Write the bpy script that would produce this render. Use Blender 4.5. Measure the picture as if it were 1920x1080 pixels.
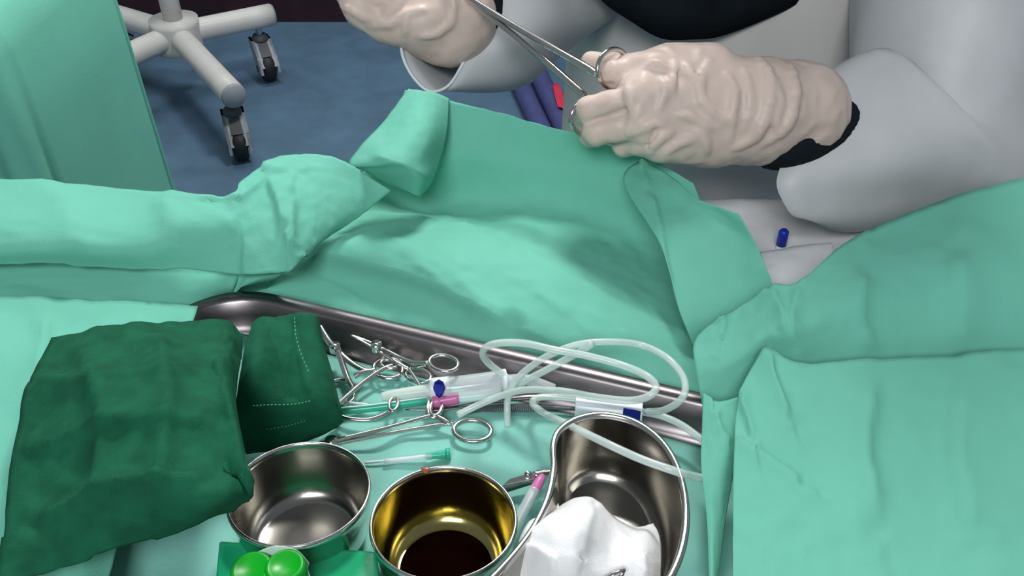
import bpy, math, random
import numpy as np
from mathutils import Vector, noise

random.seed(4)
for o in list(bpy.data.objects): bpy.data.objects.remove(o, do_unlink=True)
S = bpy.context.scene
COL = S.collection

# ------------------------------------------------------------------ camera
F = 1713.0                       # focal length in pixels of the 1920x1080 frame
PITCH = math.radians(38.0)
CAM = np.array([0.0, 0.0, 1.35])
FW = np.array([0, math.cos(PITCH), -math.sin(PITCH)])
RT = np.array([1.0, 0, 0])
UP = np.array([0, math.sin(PITCH), math.cos(PITCH)])
cd = bpy.data.cameras.new('camera'); cd.sensor_width = 36; cd.lens = 36*F/1920
cd.clip_start = 0.02
cam = bpy.data.objects.new('camera', cd); COL.objects.link(cam)
cam.location = CAM; cam.rotation_euler = (math.pi/2-PITCH, 0, 0)
S.camera = cam

# ------------------------------------------------------------------ light
W = bpy.data.worlds.new('world'); S.world = W; W.use_nodes = True
W.node_tree.nodes['Background'].inputs[0].default_value = (0.80, 0.90, 1.0, 1)
W.node_tree.nodes['Background'].inputs[1].default_value = 0.24
def area(name, loc, target, sx, sy, power, col=(1, 1, 1)):
    l = bpy.data.lights.new(name, 'AREA'); l.shape = 'RECTANGLE'; l.size = sx; l.size_y = sy
    l.energy = power; l.color = col
    o = bpy.data.objects.new(name, l); COL.objects.link(o); o.location = loc
    o.rotation_euler = (Vector(target)-Vector(loc)).to_track_quat('-Z', 'Y').to_euler()
area('ceiling_lamp_main', (0.24, 1.75, 2.6), (0.0, 0.6, 0.9), 0.42, 0.36, 42, (1.0, 0.98, 0.95))
area('fill_light_front', (-0.35, -1.25, 2.55), (0.2, 0.8, 0.9), 1.0, 0.6, 37, (0.95, 0.98, 1.0))  # added fill from behind the camera, brightens gown, gloves and bowls
area('fill_light_floor', (-0.9, 3.0, 2.8), (-0.9, 2.9, 0), 1.2, 0.6, 26, (0.93, 0.97, 1.0))  # extra light added over the far floor to lift its brightness
vs = S.view_settings
vs.view_transform = 'Standard'; vs.look = 'None'; vs.exposure = 0.0; vs.gamma = 1.0; vs.use_curve_mapping = False

# ------------------------------------------------------------------ helpers: rays
def ray(px, py):
    return FW + RT*((px-960)/F) + UP*((540-py)/F)
def Z(px, py, z):                 # the point of height z seen at a pixel
    r = ray(px, py); return CAM + r*((z-CAM[2])/r[2])
def D(px, py, d):                 # the point at depth d
    return CAM + ray(px, py)*d
def Y(px, py, y):
    r = ray(px, py); return CAM + r*(y/r[1])

# ------------------------------------------------------------------ helpers: materials
MATS = {}
def mat(name, col, rough=0.6, metal=0.0, var=0.0, vscale=20.0, bump=0.0, bscale=200.0, trans=0.0,
        alpha=1.0, sss=0.0, transl=0.0, spec=0.5, ior=1.45, stretch=None, coat=0.0):
    m = bpy.data.materials.new(name); m.use_nodes = True
    nt = m.node_tree; N = nt.nodes; L = nt.links
    b = N['Principled BSDF']; out = N['Material Output']
    b.inputs['Base Color'].default_value = (*col, 1)
    b.inputs['Roughness'].default_value = rough
    b.inputs['Metallic'].default_value = metal
    b.inputs['Specular IOR Level'].default_value = spec
    b.inputs['IOR'].default_value = ior
    b.inputs['Coat Weight'].default_value = coat
    b.inputs['Transmission Weight'].default_value = trans
    b.inputs['Alpha'].default_value = alpha
    if sss:
        b.inputs['Subsurface Weight'].default_value = sss
        b.inputs['Subsurface Radius'].default_value = (0.01, 0.005, 0.003)
        b.inputs['Subsurface Scale'].default_value = 0.6
    tc = N.new('ShaderNodeTexCoord'); vec = tc.outputs['Object']
    if stretch:
        mp = N.new('ShaderNodeMapping'); mp.inputs['Scale'].default_value = stretch
        L.new(vec, mp.inputs['Vector']); vec = mp.outputs['Vector']
    if var:
        n = N.new('ShaderNodeTexNoise'); n.inputs['Scale'].default_value = vscale; n.inputs['Detail'].default_value = 5
        L.new(vec, n.inputs['Vector'])
        r = N.new('ShaderNodeValToRGB')
        r.color_ramp.elements[0].position = 0.3; r.color_ramp.elements[1].position = 0.7
        r.color_ramp.elements[0].color = (*[c*(1-var) for c in col], 1)
        r.color_ramp.elements[1].color = (*[min(1, c*(1+var)) for c in col], 1)
        L.new(n.outputs['Fac'], r.inputs['Fac']); L.new(r.outputs['Color'], b.inputs['Base Color'])
    if bump:
        n2 = N.new('ShaderNodeTexNoise'); n2.inputs['Scale'].default_value = bscale; n2.inputs['Detail'].default_value = 4
        L.new(vec, n2.inputs['Vector'])
        bp = N.new('ShaderNodeBump'); bp.inputs['Strength'].default_value = bump; bp.inputs['Distance'].default_value = 0.001
        L.new(n2.outputs['Fac'], bp.inputs['Height']); L.new(bp.outputs['Normal'], b.inputs['Normal'])
    if transl:
        t = N.new('ShaderNodeBsdfTranslucent'); t.inputs['Color'].default_value = (*col, 1)
        mx = N.new('ShaderNodeMixShader'); mx.inputs[0].default_value = transl
        L.new(b.outputs[0], mx.inputs[1]); L.new(t.outputs[0], mx.inputs[2]); L.new(mx.outputs[0], out.inputs['Surface'])
    MATS[name] = m
    return m
M_drape = mat('green_paper', (0.190, 0.590, 0.455), 0.75, var=0.05, vscale=9, bump=0.25, bscale=900, transl=0.22, spec=0.2)
M_liner = mat('pale_green_paper', (0.23, 0.56, 0.48), 0.7, var=0.06, vscale=14, bump=0.2, bscale=500, transl=0.1, spec=0.25)
M_towel = mat('dark_green_cotton', (0.009, 0.098, 0.050), 0.85, var=0.22, vscale=60, bump=0.5, bscale=1500, spec=0.15)
M_stitch = mat('green_thread', (0.06, 0.32, 0.16), 0.8, var=0.1)
M_steel = mat('stainless_steel', (0.60, 0.58, 0.55), 0.17, 1.0, var=0.04, vscale=40)
M_steel2 = mat('brushed_steel', (0.19, 0.170, 0.176), 0.32, 1.0, var=0.08, vscale=30, stretch=(1, 8, 8))
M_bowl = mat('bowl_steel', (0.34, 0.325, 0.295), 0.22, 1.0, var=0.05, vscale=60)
M_bowl2 = mat('iodine_stained_steel', (0.42, 0.36, 0.13), 0.17, 1.0, var=0.15, vscale=30)
M_gold = mat('gold_plated_steel', (0.72, 0.62, 0.42), 0.22, 1.0, var=0.05)
M_iodine = mat('iodine', (0.005, 0.0012, 0.001), 0.12, 0, var=0.2, vscale=30, spec=0.0)
M_stain = mat('iodine_stain', (0.25, 0.06, 0.015), 0.35, 0, var=0.2)
M_glove = mat('latex', (0.62, 0.50, 0.44), 0.42, var=0.05, vscale=28, bump=0.15, bscale=300, sss=0.25, spec=0.3)
M_black = mat('black_cloth', (0.008, 0.012, 0.016), 0.85, var=0.3, vscale=30, bump=0.3, bscale=900, spec=0.15)
M_skin = mat('skin', (0.45, 0.27, 0.19), 0.5, var=0.06, sss=0.2)
M_gown = mat('translucent_plastic_gown', (0.86, 0.83, 0.80), 0.5, var=0.04, vscale=12, alpha=0.95, transl=0.32, spec=0.3)
M_cuff = mat('translucent_plastic_cuff', (0.72, 0.73, 0.74), 0.45, var=0.06, vscale=20, alpha=0.93, transl=0.25, spec=0.4)
M_white = mat('white_cotton', (0.80, 0.79, 0.81), 0.8, var=0.03, vscale=20, bump=0.2, bscale=900)
M_gauze = mat('white_gauze', (0.86, 0.86, 0.86), 0.85, var=0.02, vscale=40, bump=0.3, bscale=1200, sss=0.1)
M_floor = mat('blue_vinyl', (0.086, 0.155, 0.232), 0.55, var=0.16, vscale=9, bump=0.05, spec=0.35)
M_maroon = mat('maroon_skirting', (0.030, 0.009, 0.017), 0.5, var=0.25, vscale=9)
M_wall = mat('pale_green_wall', (0.42, 0.52, 0.48), 0.7, var=0.04, vscale=3)
M_legwhite = mat('white_powder_coat', (0.62, 0.60, 0.57), 0.4, var=0.03)
M_grey = mat('grey_plastic', (0.32, 0.34, 0.37), 0.45, var=0.05)
M_dgrey = mat('dark_grey_plastic', (0.055, 0.065, 0.075), 0.5, var=0.1)
M_rubber = mat('black_rubber', (0.010, 0.012, 0.015), 0.55, var=0.2)
M_navy = mat('navy_fabric', (0.055, 0.065, 0.195), 0.75, var=0.12, vscale=25, bump=0.2, bscale=600)
M_red = mat('red_plastic', (0.62, 0.03, 0.07), 0.5, var=0.05)
M_clear = mat('clear_plastic', (0.78, 0.84, 0.86), 0.10, alpha=0.42, spec=0.6, var=0.02)
M_tube = mat('frosted_tubing', (0.68, 0.80, 0.76), 0.18, alpha=0.55, spec=0.6, var=0.03)
M_whitep = mat('white_plastic', (0.72, 0.76, 0.80), 0.35, var=0.03)
M_milky = mat('milky_plastic', (0.66, 0.78, 0.72), 0.35, alpha=0.72, var=0.04)
M_bluep = mat('blue_plastic', (0.010, 0.030, 0.42), 0.4, var=0.06)
M_bluepr = mat('blue_print', (0.003, 0.011, 0.17), 0.6, var=0.05, spec=0.1)
M_pink = mat('pink_plastic', (0.66, 0.16, 0.40), 0.3, alpha=0.85, var=0.08)
M_greenp = mat('green_clear_plastic', (0.03, 0.46, 0.30), 0.2, alpha=0.85, var=0.05)
M_lime = mat('bright_green_plastic', (0.003, 0.33, 0.015), 0.35, var=0.08, vscale=30)
M_emer = mat('emerald_plastic', (0.012, 0.36, 0.16), 0.2, alpha=0.85, var=0.1)

# ------------------------------------------------------------------ helpers: objects
WLOC = {}
def tag(o, label=None, cat=None, group=None, kind=None):
    if label: o['label'] = label
    if cat: o['category'] = cat
    if group: o['group'] = group
    if kind: o['kind'] = kind
    return o
def mk(name, verts, faces, m, parent=None, smooth=True, thick=0, mods=()):
    v = np.array(verts, float).reshape(-1, 3)
    c = np.array([(v[:, 0].min()+v[:, 0].max())/2, (v[:, 1].min()+v[:, 1].max())/2, v[:, 2].min()])
    me = bpy.data.meshes.new(name)
    me.from_pydata((v-c).tolist(), [], [tuple(int(i) for i in f) for f in faces]); me.validate(); me.update()
    if smooth: me.polygons.foreach_set('use_smooth', [True]*len(me.polygons))
    ms = m if isinstance(m, (list, tuple)) else [m]
    for q in ms: me.materials.append(q)
    o = bpy.data.objects.new(name, me); COL.objects.link(o)
    WLOC[o] = c
    if parent:
        o.parent = parent; o.location = c - WLOC[parent]
    else: o.location = c
    if thick:
        s = o.modifiers.new('solidify', 'SOLIDIFY'); s.thickness = thick; s.offset = 0
    return o
def root(name, loc, label, cat, group=None):
    o = bpy.data.objects.new(name, None); COL.objects.link(o); o.empty_display_size = 0.02
    o.location = loc; WLOC[o] = np.array(loc, float)
    return tag(o, label, cat, group)
def cr(P, n):                     # Catmull-Rom through points
    P = np.array(P, float)
    if len(P) < 3:
        return np.array([P[0]+(P[-1]-P[0])*t for t in np.linspace(0, 1, n+1)])
    Q = np.vstack([2*P[0]-P[1], P, 2*P[-1]-P[-2]]); out = []
    for i in range(1, len(Q)-2):
        for j in range(n):
            t = j/n; a, b, c, d = Q[i-1:i+3]
            out.append(0.5*((2*b)+(c-a)*t+(2*a-5*b+4*c-d)*t*t+(-a+3*b-3*c+d)*t**3))
    out.append(Q[-2]); return np.array(out)
def crc(P, n):                    # closed Catmull-Rom
    P = np.array(P, float); k = len(P); out = []
    for i in range(k):
        a, b, c, d = P[i-1], P[i], P[(i+1) % k], P[(i+2) % k]
        for j in range(n):
            t = j/n
            out.append(0.5*((2*b)+(c-a)*t+(2*a-5*b+4*c-d)*t*t+(-a+3*b-3*c+d)*t**3))
    return np.array(out)
def tube_mesh(path, r, seg=10, flat=1.0, closed=False, upv=(0, 0, 1), hollow=False):
    P = np.array(path, float); n = len(P)
    R = np.array(r, float) if np.ndim(r) else np.full(n, r)
    if len(R) != n: R = np.interp(np.linspace(0, 1, n), np.linspace(0, 1, len(R)), R)
    V = []; Fc = []
    for i in range(n):
        if closed: t = P[(i+1) % n]-P[i-1]
        else: t = P[min(i+1, n-1)]-P[max(i-1, 0)]
        t = t/(np.linalg.norm(t)+1e-12)
        u = np.array(upv, float); s = np.cross(t, u)
        if np.linalg.norm(s) < 1e-3: s = np.cross(t, np.array([0, 1, 0.1]))
        s /= np.linalg.norm(s); w = np.cross(s, t)
        for k in range(seg):
            a = 2*math.pi*k/seg
            V.append(P[i]+R[i]*(s*math.cos(a)+w*math.sin(a)*flat))
    m = n if closed else n-1
    for i in range(m):
        for k in range(seg):
            a = i*seg+k; b = i*seg+(k+1) % seg; j = (i+1) % n
            Fc.append((a, b, j*seg+(k+1) % seg, j*seg+k))
    if not closed and not hollow:
        Fc.append(tuple(range(seg-1, -1, -1))); Fc.append(tuple((n-1)*seg+k for k in range(seg)))
    return V, Fc
def tube(name, path, r, m, parent=None, seg=10, n=6, flat=1.0, closed=False, smooth_path=True, thick=0, hollow=False):
    p = (crc(path, n) if closed else cr(path, n)) if smooth_path else np.array(path)
    V, Fc = tube_mesh(p, r, seg, flat, closed, hollow=hollow)
    return mk(name, V, Fc, m, parent, thick=thick)
def zpath(pts): return [Z(*p) for p in pts]
def ringpx(cx, cy, rx, ry, z, tilt=0, n=28, a0=0, a1=360):
    out = []
    full = (a1-a0) >= 360
    for i in range(n):
        a = math.radians(a0+(a1-a0)*i/(n if full else n-1)); x = rx*math.cos(a); y = ry*math.sin(a); t = math.radians(tilt)
        out.append(Z(cx+x*math.cos(t)-y*math.sin(t), cy+x*math.sin(t)+y*math.cos(t), z))
    return out
def lathe(name, prof, loc, m, parent=None, seg=64, tiltx=0, tilty=0, cap=False):
    V = []; Fc = []; n = len(prof)
    ct, st = math.cos(tiltx), math.sin(tiltx); c2, s2 = math.cos(tilty), math.sin(tilty)
    for r, z in prof:
        for k in range(seg):
            a = 2*math.pi*k/seg; x, y, zz = r*math.cos(a), r*math.sin(a), z
            y, zz = y*ct-zz*st, y*st+zz*ct
            x, zz = x*c2+zz*s2, -x*s2+zz*c2
            V.append((loc[0]+x, loc[1]+y, loc[2]+zz))
    for i in range(n-1):
        for k in range(seg):
            Fc.append((i*seg+k, i*seg+(k+1) % seg, (i+1)*seg+(k+1) % seg, (i+1)*seg+k))
    if cap: Fc.append(tuple((n-1)*seg+k for k in range(seg)))
    return mk(name, V, Fc, m, parent)
def box(name, c, s, m, parent=None, bev=0.0, rz=0.0, M=None):
    V = []
    for x in (-.5, .5):
        for y in (-.5, .5):
            for z in (-.5, .5):
                p = np.array([x*s[0], y*s[1], z*s[2]])
                if M is not None: p = M @ p
                else: p = np.array([p[0]*math.cos(rz)-p[1]*math.sin(rz), p[0]*math.sin(rz)+p[1]*math.cos(rz), p[2]])
                V.append(np.array(c)+p)
    Fc = [(0, 1, 3, 2), (4, 6, 7, 5), (0, 4, 5, 1), (2, 3, 7, 6), (0, 2, 6, 4), (1, 5, 7, 3)]
    o = mk(name, V, Fc, m, parent, smooth=False)
    if bev:
        b = o.modifiers.new('bevel', 'BEVEL'); b.width = bev; b.segments = 3
    return o
def quadbox(name, top4, depth, m, parent=None, bev=0.0):   # slab from four top corners
    t = [np.array(p) for p in top4]; b = [p-np.array([0, 0, depth]) for p in t]
    V = t+b
    Fc = [(0, 1, 2, 3), (7, 6, 5, 4), (0, 4, 5, 1), (1, 5, 6, 2), (2, 6, 7, 3), (3, 7, 4, 0)]
    o = mk(name, V, Fc, m, parent, smooth=False)
    if bev:
        q = o.modifiers.new('bevel', 'BEVEL'); q.width = bev; q.segments = 3
    return o

# ---- cloth: a control net of (pixel x, pixel y, height), refined, with folds pressed into it
def seg_dist(P, poly):
    """signed distance of 2-D points to a polyline (+ on its right-hand side as it runs, y down)"""
    best = np.full(len(P), 1e9); sign = np.ones(len(P))
    for a, b in zip(poly[:-1], poly[1:]):
        a = np.array(a, float); b = np.array(b, float); ab = b-a
        t = np.clip(((P-a)@ab)/(ab@ab), 0, 1)
        q = a+t[:, None]*ab; d = np.linalg.norm(P-q, axis=1)
        cs = ab[0]*(P[:, 1]-a[1])-ab[1]*(P[:, 0]-a[0])
        u = d < best; best = np.where(u, d, best); sign = np.where(u, np.where(cs >= 0, 1, -1), sign)
    return best, sign
def end_fade(P, poly, w):
    """fades a fold out towards both of its ends"""
    a = np.linalg.norm(P-np.array(poly[0], float), axis=1); b = np.linalg.norm(P-np.array(poly[-1], float), axis=1)
    L = sum(math.dist(p, q) for p, q in zip(poly[:-1], poly[1:]))
    return np.clip(np.minimum(a, b)/(L*w+1e-6), 0, 1)
def px_of(p):
    q = np.array(p)-CAM; d = q@FW
    return (960+F*(q@RT)/d, 540-F*(q@UP)/d, p[2])
def hang(rows, side, drop=.22):      # lets the sheet fall over the table's end
    out_ = []
    for r in rows:
        r = [tuple(p) for p in r]; w = Z(*(r[-1] if side > 0 else r[0]))
        e = [px_of(w+np.array([side*.035, 0, -.02])), px_of(w+np.array([side*.05, 0, -drop*.5])), px_of(w+np.array([side*.055, 0, -drop]))]
        out_.append(r+e if side > 0 else e[::-1]+r)
    return out_
def patch(name, rows, m, parent=None, sub=12, amp=0.0015, scale=28, folds=(), thick=0.0005, seed=0, lin=False):
    rows = np.array(rows, float)          # R x C x 3
    R, C, _ = rows.shape
    def ref(A):
        if lin:
            out = []
            for i in range(len(A)-1):
                for j in range(sub): out.append(A[i]+(A[i+1]-A[i])*j/sub)
            out.append(A[-1]); return np.array(out)
        return cr(A, sub)
    g1 = np.stack([ref(rows[i]) for i in range(R)])         # R x n x 3
    g = np.stack([ref(g1[:, j]) for j in range(g1.shape[1])], axis=1)
    nr, nc, _ = g.shape
    P2 = g[:, :, :2].reshape(-1, 2); zz = g[:, :, 2].reshape(-1)
    P3 = np.array([Z(p[0], p[1], z) for p, z in zip(P2, zz)])
    h = np.zeros(len(P2))
    for f in folds:                       # (polyline, height, width left, width right[, fade])
        d, s = seg_dist(P2, f[0])
        w = np.where(s < 0, f[2], f[3])
        e = np.exp(-d/w)
        if len(f) > 4 and f[4]: e = e*end_fade(P2, f[0], f[4])
        h += f[1]*e
    if amp:
        for i, p in enumerate(P3):
            v = Vector((p[0]*scale+seed*7.1, p[1]*scale, p[2]*scale*0.5+seed))
            n1 = noise.noise(v); n2 = 1-2*abs(noise.noise(v*2.3+Vector((5, 1, 2))))
            n3 = noise.noise(v*6)
            n4 = 1-2*abs(noise.noise(v*3.7+Vector((9, 4, 7))))
            h[i] += amp*(n1+0.55*n2+0.15*n3+0.22*n4)
    dirs = P3-CAM; dirs /= np.linalg.norm(dirs, axis=1)[:, None]
    dirs = 0.35*dirs+0.65*np.array([0, 0, -1.0]); dirs /= np.linalg.norm(dirs, axis=1)[:, None]
    P3 = P3-dirs*h[:, None]
    Fc = [(i*nc+j, (i+1)*nc+j, (i+1)*nc+j+1, i*nc+j+1) for i in range(nr-1) for j in range(nc-1)]
    return mk(name, P3, Fc, m, parent, thick=thick)

# ---- solid bodies: smooth union of tapered capsules, meshed with surface nets
class Body:
    def __init__(s): s.pr = []
    def cap(s, a, b, ra, rb, k=0.008): s.pr.append(('c', np.array(a, float), np.array(b, float), ra, rb, k)); return s
    def chain(s, pts, rs, k=0.008):
        for i in range(len(pts)-1): s.cap(pts[i], pts[i+1], rs[i], rs[i+1], k)
        return s
    def cut(s, a, b, ra, rb, k=0.003): s.pr.append(('x', np.array(a, float), np.array(b, float), ra, rb, k)); return s
    def ell(s, c, r, k=0.01): s.pr.append(('e', np.array(c, float), np.array(r, float), 0, 0, k)); return s
    def f(s, P):
        d = np.full(P.shape[0], 1e3)
        for t, a, b, ra, rb, k in s.pr:
            if t == 'e':
                q = (P-a)/b; ln = np.linalg.norm(q, axis=1); l2 = np.linalg.norm(q/b, axis=1)+1e-9
                e = ln*(ln-1)/l2
            else:
                ab = b-a; tt = np.clip(((P-a)@ab)/(ab@ab+1e-12), 0, 1)
                e = np.linalg.norm(P-a-tt[:, None]*ab, axis=1)-(ra+(rb-ra)*tt)
            if t == 'x':
                hh = np.clip(0.5-0.5*(d+e)/k, 0, 1); d = d*(1-hh)-e*hh+k*hh*(1-hh)
            else:
                hh = np.clip(0.5+0.5*(d-e)/k, 0, 1); d = d*(1-hh)+e*hh-k*hh*(1-hh)
        return d
    def hit(s, px, py):
        r = ray(px, py); r = r/np.linalg.norm(r); t = 0.3
        for _ in range(120):
            e = s.f((CAM+r*t)[None])[0]
            if e < 2e-4: return CAM+r*t
            t += max(e*0.8, 2e-4)
            if t > 2: return None
        return CAM+r*t
    def mesh(s, res, lo, hi, wr=None):
        ax = [np.arange(lo[i], hi[i]+res, res) for i in range(3)]
        nx, ny, nz = map(len, ax)
        G = np.stack(np.meshgrid(*ax, indexing='ij'), -1).reshape(-1, 3)
        cx_ = [np.arange(lo[i]+res*2, hi[i]+res*6, res*5) for i in range(3)]
        GC = np.stack(np.meshgrid(*cx_, indexing='ij'), -1); fc = s.f(GC.reshape(-1, 3)).reshape(GC.shape[:3])
        ix = [np.minimum(np.arange(len(ax[i]))//5, len(cx_[i])-1) for i in range(3)]
        f = fc[np.ix_(*ix)].reshape(-1)
        nr_ = np.abs(f) < res*9
        f[nr_] = s.f(G[nr_])
        if wr is not None: f = f+wr(G, f)
        f = f.reshape(nx, ny, nz)
        ins = f < 0
        acc = np.zeros((nx-1, ny-1, nz-1, 3)); cnt = np.zeros((nx-1, ny-1, nz-1))
        cn = [(i, j, k) for i in (0, 1) for j in (0, 1) for k in (0, 1)]
        sl = lambda c: f[c[0]:nx-1+c[0], c[1]:ny-1+c[1], c[2]:nz-1+c[2]]
        for p in cn:
            for axx in range(3):
                if p[axx] == 0:
                    q = list(p); q[axx] = 1; q = tuple(q)
                    a = sl(p); b = sl(q); mm = (a < 0) != (b < 0)
                    t = np.where(mm, a/(a-b+1e-20), 0)
                    for c in range(3):
                        acc[..., c] += np.where(mm, p[c]+(t if c == axx else 0), 0)
                    cnt += mm
        act = cnt > 0
        idx = -np.ones(act.shape, int); idx[act] = np.arange(act.sum())
        I = np.argwhere(act)
        V = (I+acc[act]/cnt[act][:, None])*res+np.array(lo)
        Fc = []
        for axx in range(3):
            o1, o2 = [(1, 2), (2, 0), (0, 1)][axx]
            a = np.take(ins, range(0, ins.shape[axx]-1), axx); b = np.take(ins, range(1, ins.shape[axx]), axx)
            for flip, mm in ((False, a & ~b), (True, b & ~a)):
                E = np.argwhere(mm)
                E = E[(E[:, o1] > 0) & (E[:, o2] > 0) & (E[:, o1] < ins.shape[o1]-1) & (E[:, o2] < ins.shape[o2]-1)]
                if len(E) == 0: continue
                qs = []
                for da, db in ((1, 1), (0, 1), (0, 0), (1, 0)):
                    c = E.copy(); c[:, o1] -= da; c[:, o2] -= db
                    qs.append(idx[c[:, 0], c[:, 1], c[:, 2]])
                q = np.stack(qs, 1)
                if flip: q = q[:, ::-1]
                Fc.append(q)
        return V, np.vstack(Fc)

# ================================================================== THE ROOM
def slab(name, x0, x1, y0, y1, z0, z1, m):
    o = box(name, ((x0+x1)/2, (y0+y1)/2, (z0+z1)/2), (x1-x0, y1-y0, z1-z0), m); o['kind'] = 'structure'; return o
YW = 3.38
slab('floor', -4, 4, -2, YW+0.1, -0.05, 0, M_floor)
slab('wall_back', -4, 4, YW+0.03, YW+0.13, 0, 2.9, M_wall)
slab('baseboard_back', -4, 4, YW, YW+0.03, 0, 0.6, M_maroon)

# ================================================================== INSTRUMENT TABLE
t = root('instrument_table', (0.1, 0.5, 0), 'steel instrument table beneath the green paper drape', 'table')
box('tabletop', (-0.045, 0.345, 0.882), (0.71, 0.48, 0.02), M_steel2, t, bev=0.004)
for sx in (-0.36, 0.27):
    for sy in (0.14, 0.55):
        tube('leg', [(sx, sy, 0.03), (sx, sy, 0.872)], 0.014, M_steel2, t, seg=12)
        tube('foot', [(sx, sy, 0.0), (sx, sy, 0.03)], 0.02, M_rubber, t, seg=12)

# ================================================================== TRAY
RIMZ = 0.926
A = Z(490, 563, RIMZ); B = Z(1320, 757, RIMZ)
ex = (B-A); ex /= np.linalg.norm(ex); ey = np.array([-ex[1], ex[0], 0])
TL = 0.47; TD = 0.34                      # tray length and depth
T0 = A - ex*0.045                         # far left corner of the rim
def tp(u, v, z): p = T0+ex*u-ey*v; return np.array([p[0], p[1], z])
def rrect(off, z, rad=0.05, n=9):
    out = []
    r = max(rad-off, 0.004)
    for cx, cy, a0 in ((TL-rad, rad, 0), (TL-rad, TD-rad, 90), (rad, TD-rad, 180), (rad, rad, 270)):
        for k in range(n):
            a = math.radians(a0-90+90*k/(n-1))
            out.append(tp(cx+r*math.cos(a), cy+r*math.sin(a), z))
    return out
prof = [(-0.010, RIMZ-0.006), (-0.011, RIMZ-0.002), (-0.008, RIMZ+0.0005), (-0.002, RIMZ), (0.001, RIMZ-0.002), (0.0035, RIMZ-0.012), (0.008, 0.908), (0.011, 0.9035), (0.016, 0.902)]
V = []; Fc = []; K = 36
for off, z in prof: V += rrect(off, z)
for i in range(len(prof)-1):
    for k in range(K): Fc.append((i*K+k, (i+1)*K+k, (i+1)*K+(k+1) % K, i*K+(k+1) % K))
tray = root('instrument_tray', tp(TL/2, TD/2, 0.893), 'long stainless steel instrument tray with a rolled rim', 'tray')
mk('tray_wall', V, Fc, M_steel2, tray, thick=0.0012)
mk('tray_floor', rrect(0.015, 0.902)+rrect(0.015, 0.8935), [tuple(range(K-1, -1, -1)), tuple(range(K, 2*K))]+[(k, (k+1) % K, K+(k+1) % K, K+k) for k in range(K)], M_steel2, tray)

# pale paper liner on the tray floor
def liner():
    n = 70; V = []; Fc = []
    for i in range(n+1):
        for j in range(n+1):
            u = 0.016+(TL-0.032)*i/n; v = 0.016+(TD-0.032)*j/n
            p = tp(u, v, 0.9035)
            q = Vector((p[0]*40, p[1]*40, 3)); e = min(1, min(i, j, n-i, n-j)/4)
            h = 0.0022*e*(0.6+noise.noise(q)+0.6*(1-2*abs(noise.noise(q*0.7+Vector((3, 3, 3))))))
            V.append(p+np.array([0, 0, max(h, 0)]))
    for i in range(n):
        for j in range(n):
            a = i*(n+1)+j; Fc.append((a, a+1, a+n+2, a+n+1))
    return V, Fc
V, Fc = liner()
tag(mk('paper_liner', V, Fc, M_liner, thick=0.0003), 'pale turquoise crinkled paper lining the bottom of the steel tray', 'liner')

# ================================================================== GREEN PAPER DRAPE
dr = root('paper_drape', Z(900, 450, 0.893), 'light green paper drape with bunched folds spread around the tray', 'drape')
main = [
 [(760, 170, 1.006), (880, 200, .998), (1000, 232, .990), (1110, 265, .983), (1210, 298, .976), (1300, 345, .966)],
 [(700, 300, .955), (850, 290, .962), (980, 310, .955), (1090, 330, .952), (1190, 370, .946), (1330, 430, .936)],
 [(600, 400, .925), (800, 390, .918), (950, 395, .922), (1080, 420, .922), (1200, 460, .915), (1340, 520, .910)],
 [(540, 470, .925), (700, 460, .938), (880, 480, .938), (1040, 510, .936), (1180, 550, .920), (1330, 600, .908)],
 [(490, 530, .915), (680, 540, .915), (860, 575, .922), (1020, 605, .926), (1170, 640, .920), (1330, 690, .912)],
 [(460, 590, .902), (640, 605, .902), (820, 650, .902), (980, 690, .903), (1150, 735, .903), (1330, 790, .903)]]
patch('main_sheet', main, M_drape, dr, sub=18, amp=0.0016, scale=22, folds=[
 ([(578, 482), (640, 500), (700, 514), (760, 530), (800, 545), (900, 596), (960, 622)], .010, 70, 7, .08),
 ([(960, 470), (1040, 515), (1130, 562), (1220, 606), (1312, 646)], .008, 26, 70, .1),
 ([(650, 440), (665, 418), (700, 410), (760, 414), (835, 418)], .006, 8, 60, .15),
 ([(880, 525), (905, 565), (930, 605)], .004, 10, 30, .2),
 ([(770, 505), (810, 530), (850, 570)], .003, 20, 8, .2), ([(690, 440), (740, 455), (800, 490)], .0022, 6, 26, .2), ([(990, 555), (1030, 575), (1070, 610)], .0022, 24, 6, .2), ([(862, 535), (905, 590)], .003, 5, 16, .2), ([(1090, 590), (1150, 615), (1200, 650)], .0022, 8, 24, .2), ([(560, 520), (620, 535), (690, 575)], .003, 8, 30, .2), ([(900, 330), (960, 360), (1010, 420)], .002, 30, 8, .2),
 ([(730, 385), (800, 400), (900, 405), (1000, 430)], -.004, 20, 30, .3),
 ([(960, 270), (1080, 300), (1160, 330)], .004, 60, 60, .3)], seed=1)
patch('corner_flap', [
 [(766, 167, 1.016), (790, 170, 1.016), (815, 174, 1.012), (842, 186, 1.004)],
 [(715, 235, .998), (765, 238, 1.006), (805, 244, 1.002), (838, 250, .985)],
 [(655, 303, .985), (730, 300, .996), (785, 304, .990), (826, 300, .970)],
 [(680, 318, .980), (750, 322, .986), (790, 335, .978), (812, 338, .960)],
 [(735, 350, .958), (765, 362, .958), (785, 371, .955), (800, 358, .950)]], M_drape, dr, sub=12, amp=.001, scale=40, seed=2,
 folds=[([(690, 290), (755, 320), (770, 360)], .004, 25, 6, .2)])
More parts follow.
